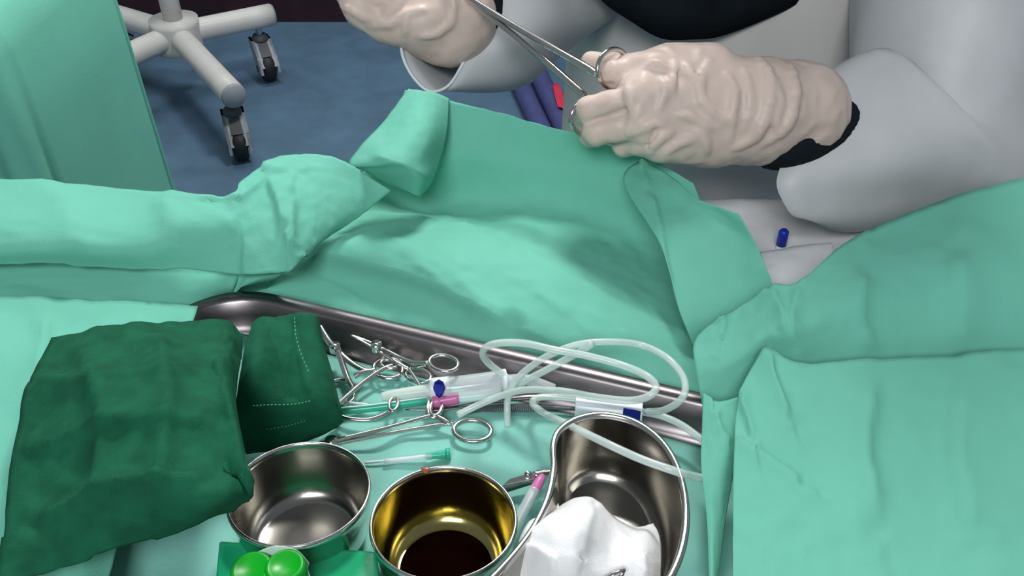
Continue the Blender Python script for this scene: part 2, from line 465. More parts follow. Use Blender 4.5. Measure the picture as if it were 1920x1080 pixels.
patch('side_flap', hang([
 [(-60, 340, .985), (200, 352, .985), (420, 374, .985), (455, 342, .988), (520, 301, .992), (590, 293, .992), (648, 306, .988), (733, 358, .970)],
 [(-60, 420, .980), (200, 420, .980), (420, 420, .978), (460, 395, .982), (520, 362, .985), (590, 358, .982), (650, 362, .975), (708, 380, .962)],
 [(-60, 470, .970), (200, 470, .970), (420, 468, .962), (465, 455, .968), (525, 438, .970), (575, 430, .968), (622, 425, .962), (655, 420, .955)],
 [(-60, 500, .955), (200, 505, .952), (420, 515, .945), (462, 516, .950), (505, 515, .950), (545, 512, .950), (572, 490, .950), (597, 461, .950)]], -1),
 M_drape, dr, sub=14, amp=.0014, scale=34, seed=3, folds=[
 ([(500, 335), (522, 385), (533, 440)], .007, 28, 5, .15), ([(554, 372), (552, 420), (553, 460), (566, 476)], .006, 5, 26, .15),
 ([(420, 378), (455, 376), (485, 352), (515, 328), (550, 326)], .005, 30, 5, .15), ([(545, 458), (541, 492)], .004, 5, 15, .15),
 ([(580, 350), (590, 410), (588, 450)], .003, 30, 10, .2), ([(300, 360), (320, 430), (310, 500)], .008, 60, 15, .2), ([(120, 350), (140, 430), (150, 500)], .008, 20, 60, .2),
 ([(430, 400), (425, 440), (440, 480)], .003, 20, 8, .2)])
patch('under_fold', hang([
 [(-60, 490, .945), (200, 492, .945), (420, 505, .940), (455, 505, .940), (500, 505, .942), (535, 505, .942)],
 [(-60, 540, .940), (200, 535, .940), (415, 530, .935), (440, 545, .925), (480, 530, .934), (525, 520, .936)],
 [(-60, 590, .938), (200, 585, .936), (380, 560, .926), (425, 556, .918), (455, 552, .912), (500, 545, .910)],
 [(-60, 640, .930), (200, 630, .930), (360, 600, .915), (425, 585, .902), (460, 580, .900), (505, 572, .900)]], -1),
 M_drape, dr, sub=10, amp=.0016, scale=40, seed=4, folds=[([(425, 515), (440, 562)], -.004, 14, 14, 0), ([(470, 520), (442, 560)], .004, 20, 6, .2)])
patch('right_flap', [
 [(1203, 300, .975), (1262, 334, .978), (1304, 372, .980), (1345, 388, .982), (1385, 402, .985)],
 [(1169, 345, .968), (1230, 365, .972), (1300, 400, .972), (1360, 420, .974), (1413, 450, .978)],
 [(1236, 465, .958), (1270, 470, .960), (1320, 480, .962), (1380, 490, .965), (1436, 503, .970)],
 [(1274, 585, .942), (1310, 575, .945), (1350, 566, .948), (1400, 555, .952), (1448, 540, .960)],
 [(1300, 650, .925), (1330, 640, .928), (1365, 630, .930), (1405, 620, .935), (1450, 610, .940)]],
 M_drape, dr, sub=12, amp=.0012, scale=26, seed=5, folds=[([(1220, 360), (1236, 420), (1247, 485), (1262, 550)], .005, 6, 40, .1)])
patch('right_fold', hang([
 [(1352, 598, .965), (1400, 572, .968), (1448, 540, .978), (1500, 530, .985), (1600, 450, .99), (1760, 380, 1.00), (1960, 330, 1.00)],
 [(1304, 640, .955), (1370, 632, .962), (1440, 600, .972), (1500, 595, .980), (1600, 560, .985), (1760, 520, .99), (1960, 500, .99)],
 [(1303, 690, .952), (1375, 680, .958), (1440, 640, .968), (1500, 640, .972), (1600, 630, .97), (1760, 620, .97), (1960, 610, .97)],
 [(1322, 790, .930), (1385, 770, .934), (1445, 720, .940), (1500, 712, .948), (1600, 700, .95), (1760, 690, .95), (1960, 690, .95)]], 1),
 M_drape, dr, sub=12, amp=.0016, scale=34, seed=6, folds=[
 ([(1440, 545), (1462, 590), (1470, 640), (1440, 655)], .008, 14, 34, .1), ([(1353, 598), (1358, 612), (1352, 640)], .004, 5, 25, .1),
 ([(1495, 540), (1480, 600), (1485, 660)], .005, 22, 8, .1), ([(1620, 500), (1610, 600), (1640, 690)], .009, 16, 50, .2), ([(1790, 470), (1800, 580), (1780, 680)], .009, 60, 16, .2)])
patch('right_panel', hang([
 [(1384, 742, .962), (1412, 688, .966), (1440, 657, .970), (1500, 684, .972), (1600, 680, .972), (1760, 670, .972), (1960, 660, .97)],
 [(1377, 810, .960), (1412, 790, .962), (1446, 775, .965), (1505, 780, .966), (1610, 780, .966), (1760, 780, .966), (1960, 780, .966)],
 [(1374, 900, .957), (1412, 890, .960), (1450, 885, .961), (1510, 880, .962), (1610, 880, .962), (1760, 880, .962), (1960, 880, .962)],
 [(1374, 990, .955), (1412, 990, .956), (1450, 985, .957), (1510, 980, .958), (1610, 980, .958), (1760, 980, .958), (1960, 980, .958)],
 [(1374, 1110, .952), (1412, 1110, .953), (1450, 1110, .953), (1510, 1110, .953), (1610, 1110, .953), (1760, 1110, .953), (1960, 1110, .953)],
 [(1374, 1420, .945), (1420, 1420, .946), (1470, 1420, .946), (1540, 1420, .946), (1650, 1420, .946), (1800, 1420, .946), (1990, 1420, .946)]], 1),
 M_drape, dr, sub=12, amp=.0016, scale=26, seed=7, folds=[
 ([(1375, 822), (1420, 855), (1460, 880), (1505, 912)], .006, 8, 60, .1), ([(1384, 748), (1400, 790), (1412, 838)], .006, 22, 6, .1),
 ([(1442, 660), (1446, 700), (1462, 745), (1480, 790)], .007, 6, 24, .1), ([(1500, 690), (1470, 700)], .003, 8, 8, .1), ([(1640, 700), (1620, 850), (1650, 1000)], .009, 14, 50, .2), ([(1800, 700), (1790, 850), (1820, 1040)], .008, 50, 16, .2)])
patch('inner_flap', [
 [(1318, 738, .955), (1340, 752, .957), (1362, 752, .958), (1384, 745, .958)],
 [(1316, 800, .950), (1338, 806, .952), (1360, 808, .953), (1380, 805, .952)],
 [(1315, 880, .945), (1336, 884, .946), (1356, 888, .945), (1374, 890, .940)],
 [(1326, 985, .935), (1336, 985, .936), (1347, 985, .934), (1358, 985, .930)],
 [(1330, 1110, .925), (1334, 1110, .926), (1338, 1110, .925), (1343, 1110, .922)]],
 M_drape, dr, sub=10, amp=.001, scale=50, seed=8, folds=[([(1340, 770), (1352, 810), (1372, 840)], .004, 8, 30, .1)])
# the drape beside the tray on the left
patch('left_panel', hang([
 [(-60, 560, .945), (60, 560, .945), (170, 565, .943), (280, 570, .938), (372, 578, .930)],
 [(-60, 700, .942), (60, 700, .942), (150, 700, .940), (250, 690, .938), (335, 680, .934)],
 [(-60, 880, .938), (40, 880, .938), (120, 880, .936), (190, 870, .934), (262, 860, .930)],
 [(-60, 1110, .934), (20, 1110, .934), (90, 1110, .932), (150, 1110, .930), (200, 1110, .926)],
 [(-100, 1420, .934), (-40, 1420, .934), (20, 1420, .932), (70, 1420, .930), (110, 1420, .926)]], -1),
 M_drape, dr, sub=12, amp=.002, scale=24, seed=9, folds=[([(280, 570), (180, 800), (120, 1100)], .008, 40, 14, .1), ([(100, 560), (60, 800), (20, 1080)], .007, 14, 40, .1)])

# ================================================================== GREEN-DRAPED CART AT THE LEFT
def draped_cart():
    r = root('draped_cart', (-0.9, 1.03, 0), 'tall cart fully covered by a green sheet at the left edge', 'cart')
    x0, x1, y0, y1 = -1.35, -0.53, 0.86, 1.24
    n = 160; per = []
    pts = []
    rad = 0.06
    for cx, cy, a0 in ((x1-rad, y0+rad, -90), (x1-rad, y1-rad, 0), (x0+rad, y1-rad, 90), (x0+rad, y0+rad, 180)):
        for k in range(40):
            a = math.radians(a0+90*k/39); pts.append((cx+rad*math.cos(a), cy+rad*math.sin(a), math.cos(a), math.sin(a)))
    lev = [0.10, 0.3, 0.5, 0.7, 0.85, 0.95, 0.985, 1.0]; offs = [1, .9, .75, .5, .3, .1, -.3, -1.0]
    V = []; Fc = []; m = len(pts)
    for z, of in zip(lev, offs):
        for i, (x, y, a, b) in enumerate(pts):
            w = of*0.012*math.sin(i*0.55+2*math.sin(i*.13)) + of*0.012 if of > 0 else of*0.03
            V.append((x+a*w, y+b*w, z))
    for l in range(len(lev)-1):
        for i in range(m):
            Fc.append((l*m+i, l*m+(i+1) % m, (l+1)*m+(i+1) % m, (l+1)*m+i))
    Fc.append(tuple((len(lev)-1)*m+i for i in range(m)))
    mk('sheet', V, Fc, M_drape, r)
    box('frame', ((x0+x1)/2, (y0+y1)/2, 0.50), (x1-x0-0.06, y1-y0-0.06, 0.8), M_grey, r)
    for x in (x0+.1, x1-.1):
        for y in (y0+.08, y1-.08): tube('wheel', [(x-.015, y, .05), (x+.015, y, .05)], 0.05, M_rubber, r, seg=20)
draped_cart()

# ================================================================== WHEELED STAND ON THE FLOOR
def wheeled_stand():
    hub = np.array([-1.06, 2.77, 0.205])
    r = root('wheeled_stand', (hub[0], hub[1], 0), 'wheeled equipment base with white tube legs and grey casters', 'stand')
    tube('hub', [hub-[0, 0, .05], hub+[0, 0, .05]], 0.075, M_legwhite, r, seg=28)
    tube('column', [hub+[0, 0, .04], hub+[0, 0, .75]], 0.03, M_legwhite, r, seg=20)
    ends = [np.array([-0.795, 2.93, .205]), np.array([-0.775, 2.335, .205]), np.array([-1.35, 2.95, .205]), np.array([-1.28, 2.40, .205])]
    yaw = [math.radians(-62), math.radians(-70), 2.4, 3.6]
    for e, yw in zip(ends, yaw):
        d = e-hub; d /= np.linalg.norm(d)
        lg = tube('leg', [hub, e], 0.036, M_legwhite, r, seg=24)
        tube('end_cap', [e, e+d*0.008], [0.036, 0.032], M_grey, lg, seg=24, n=2)
        c = e-d*0.05; c = np.array([c[0], c[1], 0])
        fwd = np.array([math.cos(yw), math.sin(yw), 0]); sd = np.array([-fwd[1], fwd[0], 0]); up = np.array([0, 0, 1.0])
        ctr = root('caster', c, None, None); del_parent = ctr
        ctr.parent = r; ctr.location = c-WLOC[r]
        tube('stem', [c+up*.145, c+up*.175], 0.011, M_steel, ctr, seg=14)
        tube('swivel_collar', [c+up*.130, c+up*.136, c+up*.148], [0.028, 0.028, 0.022], M_dgrey, ctr, seg=20, n=3)
        wc = c+fwd*.035+up*.0475
        # wheel with rounded tread
        P = []
        for s_, rr in ((-.021, .030), (-.020, .042), (-.013, .0475), (.013, .0475), (.020, .042), (.021, .030)): P.append((s_, rr))
        V = []; Fc = []; sg = 28
        for s_, rr in P:
            for k in range(sg):
                a = 2*math.pi*k/sg; V.append(wc+sd*s_+fwd*rr*math.cos(a)+up*rr*math.sin(a))
        for i in range(len(P)-1):
            for k in range(sg): Fc.append((i*sg+k, i*sg+(k+1) % sg, (i+1)*sg+(k+1) % sg, (i+1)*sg+k))
        Fc.append(tuple(range(sg-1, -1, -1))); Fc.append(tuple((len(P)-1)*sg+k for k in range(sg)))
        mk('wheel', V, Fc, M_rubber, ctr)
        # fork: side plates joined by a sloping hood
        out = [(-.030, .134), (.012, .134), (.055, .092), (.078, .062), (.082, .040), (.068, .036), (.055, .052), (.040, .030), (.022, .034), (-.006, .085), (-.030, .118)]
        for sgn in (-1, 1):
            V = [c+fwd*a+up*b+sd*(sgn*.0245) for a, b in out]+[c+fwd*a+up*b+sd*(sgn*.0325) for a, b in out]
            n = len(out); Fc = [tuple(range(n)), tuple(range(2*n-1, n-1, -1))]+[(i, (i+1) % n, n+(i+1) % n, n+i) for i in range(n)]
            mk('fork_plate', V, Fc, M_grey, ctr, smooth=False)
        hood = [(-.030, .134), (.012, .134), (.055, .092), (.078, .062), (.075, .058), (.052, .086), (.010, .126), (-.030, .126)]
        n = len(hood)
        V = [c+fwd*a+up*b-sd*.0325 for a, b in hood]+[c+fwd*a+up*b+sd*.0325 for a, b in hood]
        Fc = [tuple(range(n)), tuple(range(2*n-1, n-1, -1))]+[(i, (i+1) % n, n+(i+1) % n, n+i) for i in range(n)]
        mk('fork_hood', V, Fc, M_grey, ctr, smooth=False)
        a0 = np.array([.022, .126]); a1 = np.array([.058, .090]); nn = np.array([.70, .70])*.003
        V = []
        for q, s_ in ((a0, -.015), (a1, -.017), (a1, .017), (a0, .015)):
            w = q+nn; V.append(c+fwd*w[0]+up*w[1]+sd*s_)
        for q, s_ in ((a0, -.015), (a1, -.017), (a1, .017), (a0, .015)):
            w = q-nn; V.append(c+fwd*w[0]+up*w[1]+sd*s_)
        o = mk('brake_pedal', V, [(0, 1, 2, 3), (7, 6, 5, 4), (0, 4, 5, 1), (1, 5, 6, 2), (2, 6, 7, 3), (3, 7, 4, 0)], M_dgrey, ctr, smooth=False)
        tube('axle_cap', [wc-sd*.034, wc+sd*.034], 0.013, M_dgrey, ctr, seg=16)
wheeled_stand()

# ================================================================== BLUE ROLLS ON THE FLOOR
def roll(p0, p1, r, label):
    a = Z(*p0, r); b = Z(*p1, r)
    o = tube('foam_roll', [a, a+(b-a)*.02, a+(b-a)*.5, b-(b-a)*.02, b], [r*.8, r, r*1.03, r, r*.8], M_navy, seg=20, n=4, smooth_path=True)
    tag(o, label, 'roll')
roll((952, 112), (1025, 262), .030, 'dark blue padded roll on the floor, the one nearer the casters')
roll((990, 100), (1068, 262), .032, 'dark blue padded roll on the floor, the one nearer the red tag')
p = Z(1047, 178, .05)
tag(patch('red_tag', [[(1036, 160, .075), (1044, 158, .078), (1050, 164, .078)], [(1040, 180, .072), (1048, 180, .075), (1056, 182, .075)], [(1046, 202, .068), (1052, 202, .072), (1058, 205, .07)]], M_red, sub=5, amp=.004, scale=30, thick=.004),
    'small red tag lying on the dark blue roll', 'tag')

# ================================================================== WHITE SIDE SURFACE AT THE RIGHT
sd = root('side_table', (0.42, 0.66, 0), 'white sheeted side table at the right behind the green drape', 'table')
box('top', (0.46, 0.662, 0.868), (0.56, 0.125, 0.03), M_legwhite, sd, bev=0.006)
for x in (.30, .68):
    for y in (.62, .705): tube('leg', [(x, y, 0), (x, y, .86)], .014, M_steel2, sd, seg=10)
patch('white_sheet', [
 [(1310, 410, .835), (1400, 408, .835), (1500, 406, .835), (1640, 404, .835), (1900, 400, .835)],
 [(1300, 377, .884), (1400, 375, .884), (1500, 375, .884), (1640, 372, .884), (1900, 370, .884)],
 [(1330, 440, .885), (1410, 430, .885), (1500, 430, .885), (1640, 425, .885), (1900, 420, .885)],
 [(1400, 500, .885), (1440, 485, .885), (1500, 475, .885), (1640, 475, .885), (1900, 470, .885)],
 [(1410, 560, .885), (1445, 550, .885), (1500, 545, .885), (1640, 540, .885), (1900, 540, .885)]], M_white, sd, amp=.0012, scale=18)
tag(patch('folded_towel', [
 [(1428, 487, .905), (1455, 482, .908), (1500, 474, .910), (1560, 468, .910)],
 [(1430, 492, .910), (1458, 488, .914), (1500, 481, .916), (1560, 475, .916)],
 [(1440, 525, .912), (1465, 522, .915), (1500, 518, .916), (1560, 515, .916)],
 [(1450, 575, .900), (1475, 572, .902), (1500, 570, .902), (1560, 565, .902)]], M_white, amp=.0008, scale=30, thick=.012),
 'white folded towel at the right between the green drape and the blue-capped tube', 'towel')
v = root('capped_tube', Z(1463, 460, .886), 'small tube with a blue cap standing on the white sheet', 'tube')
b0 = Z(1463, 466, .8865)
lathe('cap', [(0.0001, .020), (.0028, .0198), (.0042, .018), (.0044, .015), (.0044, .004), (.0001, .004)], b0, M_bluep, v, seg=20)
lathe('body', [(.0041, 0), (.0043, .004), (.0036, .0045), (.0001, .0045)], b0, M_whitep, v, seg=20)

# ================================================================== PERSON
PB = np.array([0.255, 1.05, 0])
per = root('person', PB, 'person in translucent plastic gown and latex gloves holding long forceps', 'person')
wrR = D(1462, 232, .722); wrL = D(868, 50, .822)
elR = D(1760, 235, .835); shR = np.array([.43, 1.00, 1.27])
elL = np.array([.045, .95, 1.03]); shL = np.array([.085, 1.00, 1.27])
bd = Body()
c = PB
bd.cap(c+[0, 0, .98], c+[0, -.03, 1.17], .125, .125, .03)
bd.cap(c+[-.06, 0, .95], c+[-.07, -.04, 1.19], .10, .10, .05).cap(c+[.06, 0, .95], c+[.07, -.04, 1.19], .10, .10, .05)
bd.cap(shL, shR, .062, .062, .05)
hd = c+np.array([0, -.10, -.08])
bd.cap(hd+[0, .03, 1.32], hd+[0, -.03, 1.47], .055, .05, .03)
bd.ell(hd+[0, -.05, 1.57], (.076, .098, .118), .03)
bd.ell(hd+[0, -.145, 1.555], (.013, .02, .022), .012)
for s_ in (-1, 1):
    bd.ell(hd+[s_*.078, -.045, 1.56], (.010, .02, .032), .008)
    bd.cap(c+[s_*.085, 0, .95], c+[s_*.09, -.005, .52], .09, .06, .04)
    bd.cap(c+[s_*.09, -.005, .52], c+[s_*.095, .02, .10], .058, .042, .02)
    bd.cap(c+[s_*.095, .03, .045], c+[s_*.10, -.13, .035], .042, .034, .02)
bd.chain([shL, elL, wrL], [.055, .043, .027], .02)
bd.chain([shR, elR, wrR+np.array([0, 0, -.012])], [.055, .043, .027], .02)
V, Fc = bd.mesh(.009, (-.12, .58, -.01), (.56, 1.28, 1.72))
o = mk('body', V, Fc, [M_black, M_skin], per)
zc = np.array([V[list(f)].mean(0) for f in Fc])
o.data.polygons.foreach_set('material_index', [1 if (q[2] > 1.37 and q[1] < .94) else 0 for q in zc])

# gown: loose translucent sheet around the trunk
def gown():
    lev = [(1.33, .13, .08), (1.28, .205, .125), (1.18, .195, .16), (1.10, .19, .17), (1.0, .188, .178), (.9, .182, .185), (.75, .184, .19), (.6, .19, .195), (.42, .20, .20)]
    n = 120; V = []; Fc = []
    zs = np.linspace(1.33, .42, 46)
    L = np.array(lev)[::-1]
    for z in zs:
        rx = np.interp(z, L[:, 0], L[:, 1]); ry = np.interp(z, L[:, 0], L[:, 2]); f = np.clip((1.3-z)/.6, 0, 1)
        for k in range(n):
            a = 2*math.pi*k/n
            w = 1+f*(.035*math.sin(a*9+1.5*math.sin(z*6))+.03*math.sin(a*5+z*5)+.02*noise.noise(Vector((math.cos(a)*3, math.sin(a)*3, z*4))))
            V.append((PB[0]+rx*w*math.cos(a), PB[1]-.01-.05*np.clip((z-.95)/.3, 0, 1)+ry*w*math.sin(a), z))
    for i in range(len(zs)-1):
        for k in range(n): Fc.append((i*n+k, i*n+(k+1) % n, (i+1)*n+(k+1) % n, (i+1)*n+k))
    return V, Fc
V, Fc = gown()
gw = mk('gown', V, Fc, M_gown, per, thick=.0004)
# sleeves of the gown
def loft(name, rings, m, parent, thick=.0004, n=6):
    R_ = np.array(rings, float)
    G_ = np.stack([cr(R_[:, j], n) for j in range(R_.shape[1])], 1)
    a, b, _ = G_.shape
    Fc = [(i*b+j, i*b+(j+1) % b, (i+1)*b+(j+1) % b, (i+1)*b+j) for i in range(a-1) for j in range(b)]
    return mk(name, G_.reshape(-1, 3), Fc, m, parent, thick=thick)
def circ(c, axis, r, ry=None, n=40, wob=0.0, ph=0.0):
    ax = np.array(axis, float); ax /= np.linalg.norm(ax); u = np.cross(ax, [0, 0, 1.0]); u /= np.linalg.norm(u); w = np.cross(u, ax)
    ry = ry or r
    return [np.array(c)+u*r*(1+wob*math.sin(5*t+ph))*math.cos(t)+w*ry*(1+wob*math.sin(4*t+ph))*math.sin(t) for t in np.linspace(0, 2*math.pi, n, endpoint=False)]
# left sleeve: open drooping cuff drawn as seen
cuff = crc([D(752, 60, .815), D(755, 105, .80), D(775, 145, .795), (D(805, 171, .795)), D(838, 163, .80), D(862, 130, .81), D(880, 88, .82), D(884, 40, .835), D(870, 0, .85), D(830, -20, .855), D(785, 0, .845), D(760, 30, .83)], 4)
def align(prev, ring):
    prev = np.array(prev); ring = np.array(ring); best = None
    for rg in (ring, ring[::-1]):
        for k in range(len(ring)):
            q = np.roll(rg, k, 0); e = (((prev-prev.mean(0))-(q-q.mean(0)))**2).sum()
            if best is None or e < best[0]: best = (e, q)
    return best[1]
def sleeve(cuff, pts, rs):
    rings = [np.array(cuff)]
    for i, (p, r_) in enumerate(zip(pts, rs)):
        ax = pts[min(i+1, len(pts)-1)]-(pts[i-1] if i else rings[0].mean(0))
        rings.append(align(rings[-1], circ(p, ax, r_, r_*1.1, n=len(cuff), wob=.07, ph=i*1.3)))
    loft('gown_sleeve', rings, M_cuff, per)
dn = np.array([0, 0, -.016])
sleeve(cuff, [wrL*.72+elL*.28+dn, wrL*.40+elL*.60+dn, elL+dn*.7, elL*.45+shL*.55, shL], [.056, .062, .072, .085, .095])
cuffR = crc([D(1456, 340, .722), D(1468, 378, .722), D(1492, 408, .728), D(1530, 402, .745), D(1560, 350, .765), D(1574, 280, .785), D(1568, 200, .795), D(1550, 152, .79), D(1527, 145, .775), D(1508, 175, .755), D(1495, 230, .74), D(1472, 290, .728)], 4)
sleeve(cuffR, [wrR*.45+elR*.55+dn, elR+dn, elR*.45+shR*.55, shR], [.068, .085, .092, .095])
tube('sleeve_hem', list(cuff), .0014, M_whitep, per, seg=8, n=1, closed=True)

# black cloth hanging over the chest
rows = []
for q, zz in ((0, None), (.33, None), (.66, None), (1, None)):
    pass
hem = [(1085, -60), (1130, 0), (1180, 36), (1240, 70), (1300, 72), (1350, 66), (1430, 36), (1500, 0), (1560, -60)]
G_ = []
for i in range(12):
    f = i/11; row = []
    for (hx, hy) in hem:
        p = Y(hx, hy, .835+abs(hx-1300)*.00012)
        top = np.array([p[0]*.75+PB[0]*.25, .86, 1.30])
        q = p+(top-p)*f
        q[1] -= .025*math.sin(f*math.pi)
        row.append(q)
    G_.append(cr(row, 6))
G_ = np.array(G_); a, b, _ = G_.shape
mk('black_scarf', G_.reshape(-1, 3), [(i*b+j, i*b+j+1, (i+1)*b+j+1, (i+1)*b+j) for i in range(a-1) for j in range(b-1)], M_black, per, thick=.004)
# head covering
hb = Body(); hb.ell(hd+[0, -.025, 1.585], (.096, .112, .125), .02).cap(hd+[0, .02, 1.36], hd+[0, -.01, 1.50], .10, .085, .05)
hb.pr.append(('x', hd+np.array([0, -.16, 1.585]), hd+np.array([0, -.16, 1.53]), .082, .075, .01))
V, Fc = hb.mesh(.006, hd+np.array([-.16, -.2, 1.22]), hd+np.array([.16, .16, 1.74]))
mk('head_covering', V, Fc, M_black, per)

# ---- gloved hands
def wrk(seed, amp):
    def g(P, f):
        out = np.zeros(len(P)); near = np.abs(f) < .0035
        for i in np.nonzero(near)[0]:
            p = P[i]; v = Vector((p[0]*55+seed, p[1]*55, p[2]*55))
            out[i] = -amp*((1-2*abs(noise.noise(v)))*.8+.5*noise.noise(v*2.1))
        return out
    return g
def ridge(bdy, px, r, k=.004, sink=.0006, cut=False):
    hits = [bdy.hit(*p) for p in cr(px, 3)]
    hits = [h for h in hits if h is not None]
    dirs = [(h-CAM)/np.linalg.norm(h-CAM) for h in hits]
    n = len(hits); pts = [h+d*(sink if not cut else -.0006) for h, d in zip(hits, dirs)]
    rr = [r*(.35+.65*math.sin(math.pi*i/(n-1))) for i in range(n)]
    new = []
    for i in range(n-1):
        if np.linalg.norm(pts[i+1]-pts[i]) < .02: new.append(('x' if cut else 'c', pts[i], pts[i+1], rr[i], rr[i+1], k))
    return new
# right-hand side of the picture: hand closed on the forceps rings
h = Body()
K1 = D(1222, 140, .698); K2 = D(1200, 182, .690); K3 = D(1212, 232, .692); K4 = D(1240, 268, .700)
h.cap(D(1425, 185, .725), K1, .030, .0165, .010)
h.cap(D(1425, 200, .720), K2, .032, .0180, .010)
h.cap(D(1425, 220, .720), K3, .032, .0165, .010)
h.cap(D(1415, 240, .725), K4, .028, .0140, .010)
h.cap(D(1330, 130, .715), D(1250, 122, .712), .020, .0165, .010)         # thumb base
h.chain([D(1250, 124, .712), D(1195, 134, .706), D(1150, 140, .700)], [.0150, .0120, .0105], .005)
h.chain([K1, D(1150, 122, .722), D(1108, 116, .730)], [.0150, .0090, .0078], .004)   # index, behind the ring
h.chain([K2, D(1150, 196, .690), D(1106, 208, .696), D(1100, 216, .716), D(1135, 222, .735)], [.0150, .0108, .0100, .0092, .0085], .004)
h.chain([K3, D(1160, 238, .692), D(1118, 248, .698), D(1108, 252, .718), D(1140, 250, .735)], [.0140, .0103, .0095, .0088, .0085], .004)
h.chain([K4, D(1200, 266, .702), D(1170, 270, .715), D(1180, 268, .735)], [.0125, .0098, .0092, .0085], .005)
h.cap(D(1250, 262, .708), D(1330, 268, .716), .0120, .0180, .012)          # heel of the hand, loose latex
h.cap(D(1400, 208, .724), D(1496, 208, .742), .0355, .0405, .012)          # cuff
rid = []
for px, r in (([(1425, 112), (1443, 150), (1436, 215), (1412, 258), (1378, 276)], .0040),
              ([(1482, 124), (1490, 175), (1474, 235), (1430, 272)], .0040),
              ([(1265, 118), (1262, 150), (1255, 178)], .0022), ([(1285, 118), (1296, 145), (1312, 165)], .0022),
              ([(1330, 115), (1312, 150), (1316, 190), (1345, 215), (1385, 222)], .0026), ([(1362, 140), (1378, 175), (1372, 220), (1370, 260)], .0024),
              ([(1185, 250), (1215, 235), (1245, 232)], .0026), ([(1215, 290), (1232, 262), (1260, 245)], .0028), ([(1172, 258), (1190, 225), (1200, 200)], .0022),
              ([(1205, 128), (1230, 120), (1252, 132)], .0020), ([(1395, 130), (1405, 180), (1398, 240)], .0018), ([(1455, 150), (1462, 200), (1450, 245)], .0020), ([(1240, 150), (1246, 175), (1235, 205)], .0018), ([(1270, 215), (1300, 222), (1330, 240)], .0020), ([(1250, 285), (1275, 265), (1300, 262)], .0020), ([(1175, 165), (1182, 190), (1186, 210)], .0020), ([(1300, 240), (1320, 262), (1325, 285)], .0022)):
    rid += ridge(h, px, r)
gro = []
for px, r in (([(1100, 230), (1135, 220), (1165, 210), (1184, 203)], .0022), ([(1168, 162), (1140, 160), (1125, 158)], .0015),
              ([(1210, 280), (1225, 255), (1230, 240)], .0018), ([(1275, 130), (1275, 160)], .0016), ([(1300, 135), (1312, 150)], .0016)):
    gro += ridge(h, px, r, k=.003, cut=True)
h.pr += rid+gro
V, Fc = h.mesh(.0019, D(1060, 330, .70)-np.array([.01, .03, .03]), D(1530, 60, .76)+np.array([.02, .05, .03]), wrk(3, .0012))
mk('glove', V, Fc, M_glove, per)
# left-hand side of the picture
g = Body()
g.cap(D(800, 22, .822), D(848, 38, .826), .0390, .0410, .012)                # cuff
g.cap(D(812, 52, .812), D(842, 78, .815), .0200, .0190, .015)
g.cap(D(820, 30, .82), D(700, -10, .815), .0340, .0280, .015)
g.ell(D(795, 42, .798), (.022, .022, .022), .010)
g.cap(D(790, 45, .805), D(725, 42, .80), .0200, .0170, .010)
g.cap(D(740, 45, .80), D(680, 18, .80), .0160, .0165, .010)
for i, (sx, sy, tx, ty, dd) in enumerate(((690, 25, 630, -38, .800), (700, -5, 625, -62, .808), (715, -30, 640, -85, .818), (735, -50, 668, -98, .828))):
    a = D(sx, sy, dd); bq = D(tx, ty, dd+.004); e1 = D(tx+20, ty-38, dd+.02); e2 = D(tx+70, ty-35, dd+.03)
    g.chain([a, bq, e1, e2], [.0135, .0110, .0098, .0088], .005)
g.chain([D(770, 5, .80), D(735, -35, .785), D(705, -60, .785)], [.0155, .0120, .0100], .008)
rid = []
for px, r in (([(690, 10), (708, 22), (720, 12)], .0024), ([(640, 10), (680, 30), (730, 38), (755, 28)], .0026), ([(690, 48), (735, 45), (770, 25), (795, 18)], .0024),
              ([(850, 5), (846, 40), (820, 62), (790, 68)], .0022), ([(760, 20), (762, 45), (758, 65)], .0022)):
    rid += ridge(g, px, r)
g.pr += rid
V, Fc = g.mesh(.0020, D(600, 130, .77)-np.array([.02, .04, .02]), D(900, -160, .86)+np.array([.02, .05, .03]), wrk(9, .0008))
mk('glove', V, Fc, M_glove, per)

# ================================================================== LONG RING FORCEPS HELD BY THE PERSON
fc = root('ring_forceps', D(1000, 90, .74), 'long polished ring-handled forceps held in the gloved hands', 'forceps')
s1 = cr([D(700, -112, .80), D(800, -58, .79), D(880, -4, .77), D(960, 46, .748), D(1040, 92, .722), D(1100, 126, .705), D(1116, 137, .701), D(1124, 134, .700)], 6)
V, Fc = tube_mesh(s1, [.0018, .0026, .0029, .0030, .0031, .0033, .0036, .0028], 12, .8); mk('shank', V, Fc, M_steel, fc)
s2 = cr([D(690, -125, .805), D(790, -75, .80), D(870, -10, .78), D(940, 46, .756), D(1010, 104, .735), D(1070, 156, .718), D(1092, 178, .710), D(1090, 196, .708)], 6)
V, Fc = tube_mesh(s2, [.0018, .0026, .0029, .0031, .0033, .0034, .0035, .0028], 12, .8); mk('shank', V, Fc, M_steel, fc)
def ringD(cx, cy, rx, ry, d, tilt=0, n=28):
    t = math.radians(tilt); o = []
    for i in range(n):
        a = 2*math.pi*i/n; x = rx*math.cos(a); y = ry*math.sin(a)
        o.append(D(cx+x*math.cos(t)-y*math.sin(t), cy+x*math.sin(t)+y*math.cos(t), d+.012*math.cos(a)))
    return o
tube('finger_ring', ringD(1149, 128, 28, 36, .703, 12), .0020, M_steel, fc, n=2, closed=True)
tube('finger_ring', ringD(1101, 222, 30, 32, .707, 30), .0020, M_steel, fc, n=2, closed=True)
tube('ratchet', [D(1108, 131, .705), D(1101, 152, .712), D(1094, 168, .714)], .0011, M_steel, fc) if False else None
o_ = D(838, -34, .785); tube('box_joint', [o_-ray(840, -30)*.006, o_+ray(840, -30)*.006], .0048, M_steel, fc, seg=16)

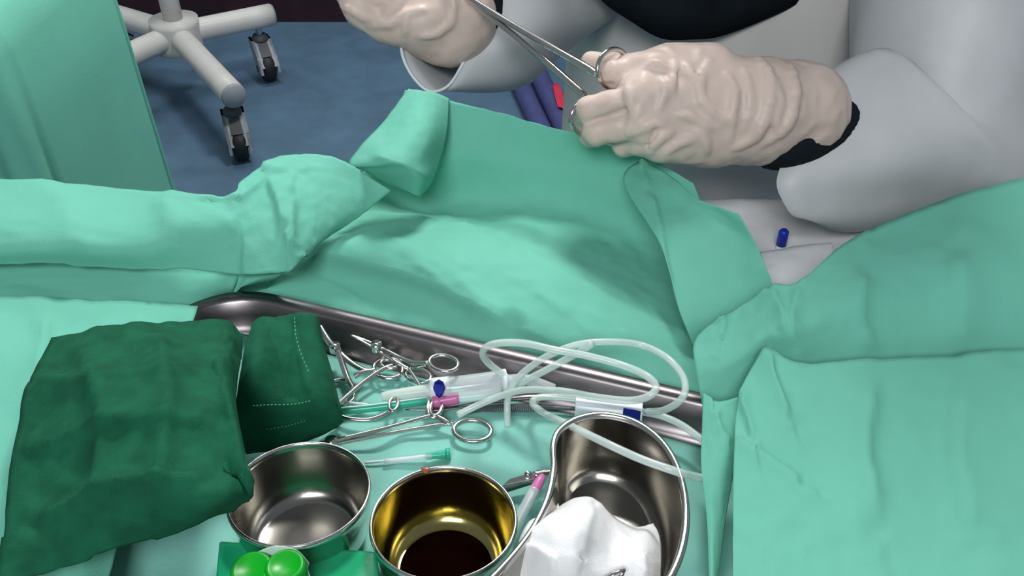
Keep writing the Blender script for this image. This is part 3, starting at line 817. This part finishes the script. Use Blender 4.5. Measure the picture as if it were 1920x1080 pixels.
# ================================================================== DARK GREEN TOWELS
tw = root('cotton_towel', Z(530, 720, .905), 'dark green folded cotton towel with stitched hems in the tray', 'towel')
patch('towel_body', [
 [(476, 600, .968), (490, 592, .972), (530, 590, .974), (565, 588, .974), (590, 592, .970), (596, 600, .960)],
 [(462, 650, .970), (485, 640, .976), (530, 632, .972), (570, 630, .968), (596, 640, .962), (606, 650, .950)],
 [(452, 710, .962), (478, 700, .970), (530, 695, .962), (580, 695, .960), (608, 700, .956), (622, 705, .944)],
 [(445, 760, .948), (478, 755, .955), (530, 752, .952), (590, 748, .950), (622, 745, .946), (632, 748, .936)],
 [(445, 795, .935), (478, 790, .940), (530, 786, .940), (590, 778, .938), (625, 770, .936), (640, 775, .928)],
 [(450, 850, .910), (478, 846, .912), (530, 838, .914), (580, 822, .914), (620, 805, .914), (642, 790, .912)]],
 M_towel, tw, sub=12, amp=.0016, scale=34, thick=.002, folds=[
 ([(500, 600), (530, 690), (545, 760)], -.006, 34, 20, .1), ([(470, 795), (520, 783), (600, 768)], .004, 30, 6, .1), ([(552, 592), (560, 660), (580, 740)], .002, 12, 4, .05)])
patch('hem_fold', [
 [(478, 800, .928), (520, 793, .934), (580, 782, .934), (630, 772, .930)],
 [(468, 822, .922), (520, 815, .926), (580, 802, .926), (634, 785, .922)],
 [(462, 850, .908), (520, 842, .910), (575, 826, .910), (636, 796, .908)]], M_towel, tw, sub=8, amp=.001, scale=40, thick=.002, seed=4)
def stitches(parent, line, z, n):
    p = cr([(x, y, 0) for x, y in line], 60)[:, :2]
    L = len(p)
    for i in range(n):
        a = p[int(i/n*(L-1))]; b = p[min(L-1, int((i+.55)/n*(L-1)))]
        za = z(i/n) if callable(z) else z
        tube('stitch', [Z(a[0], a[1], za), Z(b[0], b[1], za)], .0004, M_stitch, parent, seg=5, n=1)
stitches(tw, [(474, 761), (510, 759), (550, 758), (585, 751)], .9575, 16)
stitches(tw, [(500, 805), (540, 798), (575, 788)], .9355, 12)
stitches(tw, [(552, 596), (555, 630), (565, 665), (580, 700)], .9765, 14)

tw2 = root('cotton_towel', Z(380, 800, .91), 'dark green rumpled cotton towel hanging over the left end of the tray', 'towel')
patch('towel_body', [
 [(100, 640, .970), (250, 620, .975), (360, 610, .970), (425, 610, .962), (455, 640, .952)],
 [(60, 720, .970), (220, 700, .985), (340, 680, .985), (420, 670, .975), (452, 690, .950)],
 [(40, 800, .968), (200, 780, .985), (320, 760, .990), (420, 735, .985), (445, 770, .965)],
 [(20, 900, .965), (180, 890, .980), (320, 870, .990), (430, 830, .990), (462, 870, .982)],
 [(10, 1000, .960), (170, 980, .970), (300, 960, .980), (420, 935, .985), (476, 912, .980)],
 [(0, 1110, .950), (160, 1060, .955), (280, 1020, .960), (380, 980, .966), (440, 960, .960)]],
 M_towel, tw2, sub=14, amp=.0032, scale=24, thick=.002, seed=3, folds=[
 ([(60, 720), (200, 740), (380, 700)], .010, 14, 50, .1), ([(40, 860), (180, 820), (420, 800)], .008, 50, 12, .1), ([(60, 990), (220, 930), (400, 900)], .010, 14, 60, .1),
 ([(420, 735), (440, 790), (455, 850), (474, 905)], .006, 40, 10, .05), ([(420, 870), (450, 900), (472, 930)], -.010, 12, 20, .1),
 ([(150, 640), (200, 800), (180, 1000)], .010, 60, 18, .1), ([(300, 620), (330, 760), (300, 950)], .010, 20, 60, .1), ([(420, 640), (440, 650), (430, 700)], .006, 14, 14, .1)])
# ================================================================== BOWLS
def bowl(cx, cy, wpx, tilt, label, m_in, name):
    z = .944; c = Z(cx, cy, z)
    d = (c-CAM)@FW; R_ = wpx/2/F*d
    base = c-np.array([0, -.003, .0400])
    r = root(name, base, label, 'bowl')
    H = .0475; k = R_
    p_out = [(k*.975, -.0020), (k*.995, -.0012), (k*1.0, .0006), (k*.992, .0022), (k*.975, .0030), (k*.955, .0026), (k*.940, .0010), (k*.935, -.001)]
    p_in = [(k*.935, -.001), (k*.932, -.008), (k*.915, -.017), (k*.88, -.025), (k*.82, -.0315), (k*.74, -.0350), (k*.66, -.0362), (k*.3, -.0366), (.0001, -.0366)]
    p_ext = [(k*.975, -.0020), (k*.955, -.004), (k*.950, -.010), (k*.935, -.0185), (k*.90, -.0270), (k*.84, -.0340), (k*.74, -.0382), (.0001, -.0388)]
    lathe('rim', p_out, c, m_in[0], r, seg=80, tiltx=tilt)
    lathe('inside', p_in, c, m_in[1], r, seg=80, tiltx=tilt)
    lathe('outside', p_ext, c, m_in[0], r, seg=80, tiltx=tilt)
    return r, c, k
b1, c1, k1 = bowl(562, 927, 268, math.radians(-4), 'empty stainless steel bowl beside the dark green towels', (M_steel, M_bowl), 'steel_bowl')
b2, c2, k2 = bowl(832, 980, 278, math.radians(-3), 'steel bowl stained yellow holding dark brown liquid', (M_steel, M_bowl2), 'steel_bowl')
lathe('iodine_liquid', [(.0001, .0022), (k2*.60, .0022), (k2*.635, .0026), (k2*.645, .0020), (k2*.62, .0005), (.0001, .0)], c2+np.array([0, -.11*k2, -.0357]), M_iodine, None, seg=64, tiltx=math.radians(-3))
tag(bpy.data.objects['iodine_liquid'], 'pool of dark brown iodine liquid in the yellow-stained bowl', 'liquid')
tag(patch('iodine_drip', [[(790, 877, .9478), (797, 876, .948), (805, 876, .9478)], [(790, 881, .9478), (797, 881, .948), (805, 880, .9478)], [(794, 886, .947), (798, 888, .947), (803, 886, .947)]], M_stain, b2, sub=4, amp=0, thick=.0006))

# ================================================================== KIDNEY DISH
kd = root('kidney_dish', Z(1160, 960, .904), 'stainless steel kidney dish holding white gauze', 'dish')
KZ = .955
out = [(1130, 773), (1190, 786), (1240, 820), (1273, 868), (1291, 930), (1292, 1000), (1272, 1070), (1225, 1140), (1150, 1200), (1060, 1235), (970, 1235), (905, 1205), (875, 1160), (890, 1110), (930, 1068), (970, 1022), (1000, 978), (1022, 928), (1031, 880), (1031, 835), (1044, 804), (1080, 781)]
O = crc([Z(x, y, KZ) for x, y in out], 6); nO = len(O)
tan = np.roll(O, -1, 0)-np.roll(O, 1, 0); tan /= np.linalg.norm(tan, axis=1)[:, None]
inn = np.stack([tan[:, 1], -tan[:, 0], np.zeros(nO)], 1)
ctr = O.mean(0)
if ((ctr-O[0])@inn[0]) < 0: inn = -inn
for _ in range(6):
    inn = (np.roll(inn, 1, 0)+inn+np.roll(inn, -1, 0)); inn /= np.linalg.norm(inn, axis=1)[:, None]
def kring(off, dz): return O+inn*off+np.array([0, 0, dz])
def kloft(name, prof, m, cap=None):
    V = np.vstack([kring(a, b) for a, b in prof]); Fc = []
    for i in range(len(prof)-1):
        for k in range(nO): Fc.append((i*nO+k, i*nO+(k+1) % nO, (i+1)*nO+(k+1) % nO, (i+1)*nO+k))
    if cap is not None: Fc.append(tuple((len(prof)-1)*nO+k for k in range(nO)))
    return mk(name, V, Fc, m, kd)
kloft('rim', [(.0012, -.002), (0, -.0004), (.0004, .0012), (.002, .0018), (.0036, .0012), (.0042, -.001)], M_steel)
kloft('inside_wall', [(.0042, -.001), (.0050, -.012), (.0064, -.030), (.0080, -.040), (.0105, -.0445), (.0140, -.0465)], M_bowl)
kloft('outside_wall', [(.0012, -.002), (.0036, -.010), (.0050, -.030), (.0068, -.0425), (.0100, -.0480), (.0140, -.0485)], M_steel)
kloft('dish_floor', [(.0140, -.0465), (.0141, -.0485)], M_bowl)
fl = kring(.0140, -.0465); mk('dish_bottom', fl, [tuple(range(nO))], M_bowl, kd)

gz = root('gauze_pad', Z(1100, 1010, .91), 'crumpled white gauze pad lying in the kidney dish', 'gauze')
patch('gauze_sheet', [
 [(1030, 968, .930), (1060, 948, .934), (1085, 939, .934), (1120, 946, .934), (1150, 972, .930), (1185, 990, .926), (1208, 990, .922), (1224, 984, .918)],
 [(1000, 976, .944), (1050, 966, .956), (1085, 958, .960), (1120, 968, .954), (1150, 992, .944), (1185, 1006, .938), (1212, 1003, .934), (1234, 1006, .922)],
 [(985, 992, .950), (1040, 995, .966), (1080, 990, .968), (1115, 1004, .958), (1145, 1020, .948), (1180, 1030, .944), (1212, 1030, .940), (1238, 1030, .926)],
 [(974, 1020, .946), (1030, 1030, .962), (1070, 1035, .964), (1110, 1042, .954), (1140, 1050, .948), (1180, 1056, .944), (1212, 1055, .940), (1238, 1058, .926)],
 [(972, 1060, .940), (1020, 1070, .952), (1065, 1075, .956), (1105, 1080, .950), (1140, 1085, .944), (1180, 1088, .940), (1212, 1088, .936), (1236, 1090, .924)],
 [(960, 1120, .925), (1010, 1130, .930), (1060, 1135, .935), (1100, 1140, .932), (1140, 1140, .930), (1180, 1140, .928), (1212, 1140, .925), (1230, 1140, .918)]],
 M_gauze, gz, sub=10, amp=.0012, scale=40, thick=.0015, folds=[([(1115, 950), (1100, 1000), (1090, 1050)], .005, 10, 40, .1), ([(980, 1026), (1010, 1034), (1036, 1056), (1040, 1080)], .005, 5, 26, .05), ([(1205, 1040), (1210, 1080)], .003, 6, 10, .1)])
patch('gauze_corner', [[(1028, 962, .925), (1036, 941, .932), (1046, 945, .932)], [(1018, 975, .930), (1035, 965, .936), (1050, 960, .935)], [(1010, 990, .930), (1035, 985, .935), (1055, 980, .934)]], M_gauze, gz, sub=6, amp=.0006, scale=50, thick=.0015)
tz = root('small_tweezers', Z(1165, 1075, .945), 'tips of small steel tweezers poking through the white gauze', 'tweezers')
tube('tine', zpath([(1172, 1067, .951), (1150, 1076, .951), (1110, 1100, .945)]), [.0006, .0012, .0018], M_steel, tz, flat=.5)
tube('tine', zpath([(1172, 1068, .950), (1160, 1084, .950), (1125, 1110, .944)]), [.0006, .0012, .0018], M_steel2, tz, flat=.5)

# ================================================================== CLAMPS AND SCISSOR-HANDLED INSTRUMENTS
def clamp(name, label, cat, loc, shanks, rings, joint=None, extra=(), rad=.0016, m=M_steel, mring=None):
    lo_ = lambda p: (p[0], p[1], .908+(p[2]-.908)*.5)
    shanks = [([lo_(p) for p in pts], rr) for pts, rr in shanks]
    rings = [(*a[:4], .908+(a[4]-.908)*.5, *a[5:]) for a in rings]
    joint = lo_(joint) if joint else None
    extra = [(nm, [lo_(p) for p in pts], rr) for nm, pts, rr in extra]
    r = root(name, loc, label, cat)
    for pts, rr in shanks:
        V, Fc = tube_mesh(cr(zpath(pts), 8), rr, 10, .8); mk('shank', V, Fc, m, r)
    for args in rings: tube('finger_ring', ringpx(*args), rad, mring or m, r, n=2, closed=True, seg=10)
    if joint is not None:
        p = Z(*joint); tube('box_joint', [p-np.array([0, 0, .003]), p+np.array([0, 0, .003])], .004, m, r, seg=16)
    for nm, pts, rr in extra: tube(nm, zpath(pts), rr, mring or m, r, seg=8)
    return r
clamp('artery_clamp', 'curved steel artery clamp leaning on the tray wall beside the dark towel', 'clamp', Z(650, 690, .905),
      [([(598, 612, .948), (612, 636, .940), (630, 655, .932), (658, 680, .926), (686, 695, .922), (704, 692, .920)], [.0012, .0020, .0024, .0022, .0022, .0018]),
       ([(600, 610, .950), (616, 638, .941), (634, 660, .932), (644, 688, .924), (653, 712, .918), (662, 728, .914)], [.0012, .0020, .0024, .0022, .0022, .0018])],
      [(728, 691, 27, 19, .919, 5), (640, 736, 26, 24, .911, 0)], (628, 652, .934),
      [('ratchet', [(664, 706, .920), (676, 700, .922), (688, 696, .922)], .0018)], m=M_steel, mring=M_steel)
clamp('artery_clamp', 'thin steel clamp with its rings lying against the far tray wall', 'clamp', Z(780, 690, .905),
      [([(658, 628, .946), (690, 640, .940), (730, 660, .934), (770, 678, .942), (803, 680, .954)], [.0006, .0010, .0015, .0017, .0016]),
       ([(658, 629, .945), (688, 645, .938), (725, 668, .928), (762, 690, .919), (772, 692, .918)], [.0006, .0010, .0015, .0017, .0016])],
      [(832, 681, 27, 15, .956, 8), (784, 704, 24, 13, .914, 12)], (706, 650, .936),
      [('ratchet', [(772, 691, .919), (785, 688, .926), (798, 684, .940)], .0013)], rad=.0013)
clamp('towel_clip', 'bent steel wire towel clip lying across the green tube', 'clip', Z(690, 750, .905),
      [([(738, 683, .924), (716, 693, .924), (680, 718, .921), (645, 748, .919), (631, 764, .918), (632, 776, .917), (655, 785, .916), (690, 787, .916), (718, 778, .917), (732, 768, .919)], [.0014, .0016, .0017, .0017, .0016, .0016, .0018, .0018, .0015, .0013]),
       ([(766, 690, .922), (780, 712, .921), (796, 738, .920), (804, 752, .920), (802, 768, .920), (806, 780, .919), (816, 782, .919), (826, 776, .919)], [.0011, .0012, .0013, .0015, .0016, .0018, .0016, .0012])],
      [(738, 758, 8, 13, .921, 15), (729, 683, 15, 8, .924, 10)], None, rad=.0013)
clamp('needle_holder', 'long slender steel needle holder pointing behind the empty bowl', 'needle holder', Z(750, 810, .905),
      [([(560, 842, .918), (600, 832, .919), (660, 818, .920), (740, 798, .920), (800, 781, .920), (818, 778, .920)], [.0015, .0017, .0015, .0015, .0015, .0014]),
       ([(560, 844, .916), (605, 836, .916), (680, 822, .916), (760, 807, .916), (835, 795, .916), (850, 796, .916)], [.0015, .0017, .0015, .0015, .0015, .0018])],
      [(886, 808, 35, 20, .914, 4), (818, 765, 10, 16, .920, 20)], (622, 830, .918),
      [('ratchet', [(820, 782, .919), (832, 788, .918), (842, 795, .916)], .0019)], rad=.0017)

# green clear tube under the towel clip
o = root('green_straw', Z(720, 765, .905), 'clear green plastic catheter sheath under the towel clip', 'sheath')
tube('sleeve', zpath([(636, 771, .910), (720, 762, .911), (800, 751, .912)]), .0028, M_greenp, o, seg=14)
tube('white_tip', zpath([(632, 752, .910), (655, 755, .910), (690, 759, .911)]), .0010, M_whitep, o, seg=8)
tube('edge_line', zpath([(640, 765, .9135), (720, 756, .9142), (800, 745, .9150)]), .0005, M_whitep, o, seg=6)
# drainage chamber with a white cap and blue mark
o = root('drip_chamber', Z(850, 730, .905), 'clear plastic drip chamber with a white cap and blue diamond mark', 'drip chamber')
tube('chamber', zpath([(838, 727, .918), (850, 727, .918), (900, 721, .919), (948, 714, .920)]), .0078, M_clear, o, seg=24)
tube('end_band', zpath([(942, 715, .920), (950, 714, .920)]), .0083, M_whitep, o, seg=24, n=2)
tube('cap', zpath([(806, 729, .917), (820, 728, .917), (842, 727, .918)]), [.0068, .0075, .0078], M_whitep, o, seg=24)
tube('spike_sheath', zpath([(716, 744, .913), (740, 741, .914), (780, 736, .915), (808, 732, .916)]), [.0030, .0040, .0046, .0048], M_milky, o, seg=16)
bp_ = Z(823, 725, .9262)
V = [Z(823, 711, .9258), Z(831, 716, .9258), Z(834, 726, .9258), Z(829, 738, .9252), Z(823, 743, .9248), Z(817, 738, .9252), Z(812, 726, .9258), Z(815, 716, .9258)]
V2 = [p-np.array([0, 0, .0016]) for p in V]
mk('diamond_mark', V+V2, [tuple(range(8)), tuple(range(15, 7, -1))]+[(i, (i+1) % 8, 8+(i+1) % 8, 8+i) for i in range(8)], M_bluepr, o, smooth=False)
o2 = root('pink_connector', Z(838, 752, .905), 'small pink plastic connector beside the clear drip chamber', 'connector')
tube('sleeve', zpath([(812, 754, .913), (835, 750, .914), (860, 746, .915)]), .0040, M_pink, o2, seg=16)
tube('collar', zpath([(822, 752, .9135), (826, 752, .9135)]), .0046, M_pink, o2, seg=16, n=2)
tube('clear_end', zpath([(858, 746, .915), (900, 741, .916), (940, 735, .917)]), .0036, M_clear, o2, seg=16)

# serrated dissecting forceps
o = root('dissecting_forceps', Z(960, 765, .905), 'dark dissecting forceps with ribbed grip under the tubing', 'forceps')
tube('tine', zpath([(760, 768, .911), (820, 768, .911), (880, 760, .911), (920, 752, .911), (1000, 744, .911), (1080, 748, .910), (1200, 765, .909), (1310, 800, .909)]), [.0006, .0012, .0020, .0024, .0028, .0028, .0022, .0012], M_steel2, o, flat=.5)
tube('tine', zpath([(870, 776, .909), (910, 766, .909), (960, 763, .909), (1010, 763, .909), (1080, 766, .909)]), [.0010, .0024, .0028, .0026, .0016], M_dgrey, o, flat=.5)
V = []; Fc = []
for i in range(26):
    x = 908+i*4; a = Z(x, 757.5+abs(i-13)*.1, .9108); b = Z(x+2, 757.5, .9108); cc = Z(x+2, 770, .9108); dd = Z(x, 770, .9108)
    n0 = len(V); V += [a, b, cc, dd]+[q-np.array([0, 0, .0014]) for q in (a, b, cc, dd)]
    for f_ in ((0, 1, 2, 3), (7, 6, 5, 4), (0, 4, 5, 1), (1, 5, 6, 2), (2, 6, 7, 3), (3, 7, 4, 0)): Fc.append(tuple(n0+q for q in f_))
mk('grip_ribs', V, Fc, M_dgrey, o, smooth=False)['kind'] = 'stuff'

# clear tubing
o = root('plastic_tubing', Z(1060, 700, .905), 'clear plastic infusion tubing looped over the far rim of the tray', 'tubing')
TR = .0024
tube('tube', zpath([(962, 717, .922), (940, 700, .928), (915, 680, .940), (905, 664, .955), (913, 650, .965), (940, 643, .970), (985, 644, .972), (1040, 656, .972), (1100, 667, .970), (1170, 686, .968), (1214, 706, .970), (1230, 726, .968), (1216, 743, .965), (1180, 751, .958), (1120, 745, .953), (1050, 733, .946), (985, 731, .936), (940, 742, .926), (900, 758, .920), (858, 778, .914)]), TR, M_tube, o, n=8, seg=12)
tube('tube', zpath([(952, 800, .912), (951, 775, .916), (953, 745, .924), (968, 712, .935), (1000, 684, .948), (1036, 663, .960), (1088, 645, .966), (1150, 641, .966), (1205, 648, .962), (1252, 672, .966), (1282, 710, .964), (1280, 745, .960), (1248, 768, .945), (1212, 772, .925)]), TR*.95, M_tube, o, n=8, seg=12)
tube('tube', zpath([(965, 730, .922), (985, 714, .930), (1020, 696, .942), (1065, 672, .955), (1095, 655, .966), (1110, 644, .972)]), TR, M_tube, o, n=8, seg=12)
tube('tube', zpath([(1086, 748, .918), (1040, 744, .918), (1008, 746, .918), (999, 757, .920), (1022, 776, .930), (1060, 794, .950), (1130, 828, .9605), (1200, 860, .9605), (1268, 884, .9605), (1300, 893, .948), (1345, 900, .932)]), TR, M_tube, o, n=8, seg=12)
tube('tube', zpath([(1203, 772, .922), (1240, 780, .924), (1280, 798, .924), (1326, 832, .924)]), TR, M_tube, o, n=8, seg=12)
tube('connector', zpath([(950, 716, .920), (985, 712, .924), (1010, 718, .922), (1040, 728, .920)]), [.0050, .0040, .0034, .0028], M_clear, o, seg=14)
# white clamp with a blue square on the tubing
o = root('tube_clamp', Z(1140, 770, .905), 'white plastic roller clamp with a blue wheel beside the kidney dish', 'clamp')
quadbox('housing', [Z(1078, 764, .9245), Z(1204, 790, .9245), Z(1206, 757, .9275), Z(1080, 742, .9275)], .010, M_whitep, o, bev=.0012)
quadbox('rim_strip', [Z(1079, 751, .9278), Z(1205, 767, .9278), Z(1206, 755, .9285), Z(1080, 741, .9285)], .004, M_whitep, o, bev=.0006)
quadbox('roller', [Z(1167, 783, .9262), Z(1199, 790, .9262), Z(1202, 770, .9285), Z(1169, 764, .9285)], .004, M_bluepr, o, bev=.0006)
# needle with a green hub
o = root('hypodermic_needle', Z(770, 858, .905), 'hypodermic needle with a green hub between the two bowls', 'needle')
tube('needle_sheath', zpath([(684, 868, .908), (740, 862, .908), (800, 855, .908)]), .0009, M_whitep, o, seg=8)
tube('clear_sleeve', zpath([(720, 866, .909), (810, 856, .909)]), .0020, M_clear, o, seg=12)
tube('hub', zpath([(798, 856, .909), (825, 853, .909), (836, 852, .909)]), [.0018, .0026, .0028], M_greenp, o, seg=14)
tube('flange', zpath([(836, 852, .909), (844, 851, .909)]), .0038, M_greenp, o, seg=14, n=2)
# scissors tip and thin clear syringe between bowl and dish
o = root('surgical_scissors', Z(980, 900, .905), 'steel scissors blades between the brown liquid bowl and the kidney dish', 'scissors')
quadbox('blade', [Z(940, 912, .916), Z(1005, 898, .918), Z(1000, 884, .920), (Z(955, 897, .918))], .003, M_steel, o, bev=.0006)
quadbox('blade', [Z(945, 920, .912), Z(1018, 897, .914), Z(1012, 890, .915), (Z(950, 908, .914))], .003, M_steel2, o, bev=.0006)
tube('shank', zpath([(1000, 892, .916), (1040, 882, .914), (1090, 870, .9075)]), .0026, M_steel, o)
tube('pivot', [Z(990, 892, .9165), Z(990, 889, .9215)], .0022, M_steel, o, n=2, seg=14)
o = root('thin_syringe', Z(1000, 940, .905), 'thin clear syringe with a pink tip beside the kidney dish', 'syringe')
tube('barrel', zpath([(960, 1000, .914), (985, 950, .916), (1004, 916, .917)]), .0034, M_clear, o, seg=16)
tube('pink_tip', zpath([(1003, 918, .917), (1012, 902, .918), (1018, 893, .918)]), [.0034, .0030, .0022], M_pink, o, seg=14)
tube('plunger_rod', zpath([(962, 998, .914), (1000, 922, .917)]), .0010, M_whitep, o, seg=8)
# green plastic tray and bright green capped bottle by the lower left
o = root('green_plastic_box', Z(570, 1075, .905), 'glossy green plastic box below the empty bowl', 'box')
quadbox('lid', [Z(400, 1120, .934), Z(716, 1120, .934), Z(706, 1032, .930), Z(410, 1012, .930)], .004, M_emer, o, bev=.002)
quadbox('body', [Z(410, 1118, .928), Z(708, 1118, .928), Z(700, 1038, .924), Z(418, 1020, .924)], .018, M_emer, o, bev=.002)
o = root('squeeze_bottle', Z(515, 1075, .938), 'translucent bottle with bright green caps in front of the empty bowl', 'bottle')
lathe('cap', [(.0001, .0105), (.0070, .0108), (.0084, .0118), (.0096, .0118), (.0106, .0106), (.0110, .0), (.0001, 0)], Z(478, 1090, .940), M_lime, o, seg=32)
lathe('cap', [(.0001, .0120), (.0070, .0122), (.0080, .0132), (.0092, .0132), (.0101, .0120), (.0104, .0), (.0001, 0)], Z(541, 1088, .940), M_lime, o, seg=32)
patch('film_cover', [
 [(462, 1052, .944), (485, 1034, .950), (520, 1024, .954), (556, 1032, .950), (580, 1056, .944)],
 [(470, 1062, .940), (492, 1048, .945), (522, 1040, .948), (552, 1046, .945), (578, 1070, .940)],
 [(486, 1078, .936), (500, 1066, .938), (522, 1058, .940), (546, 1066, .938), (590, 1100, .936)]], M_milky, o, sub=6, amp=.0006, scale=60)
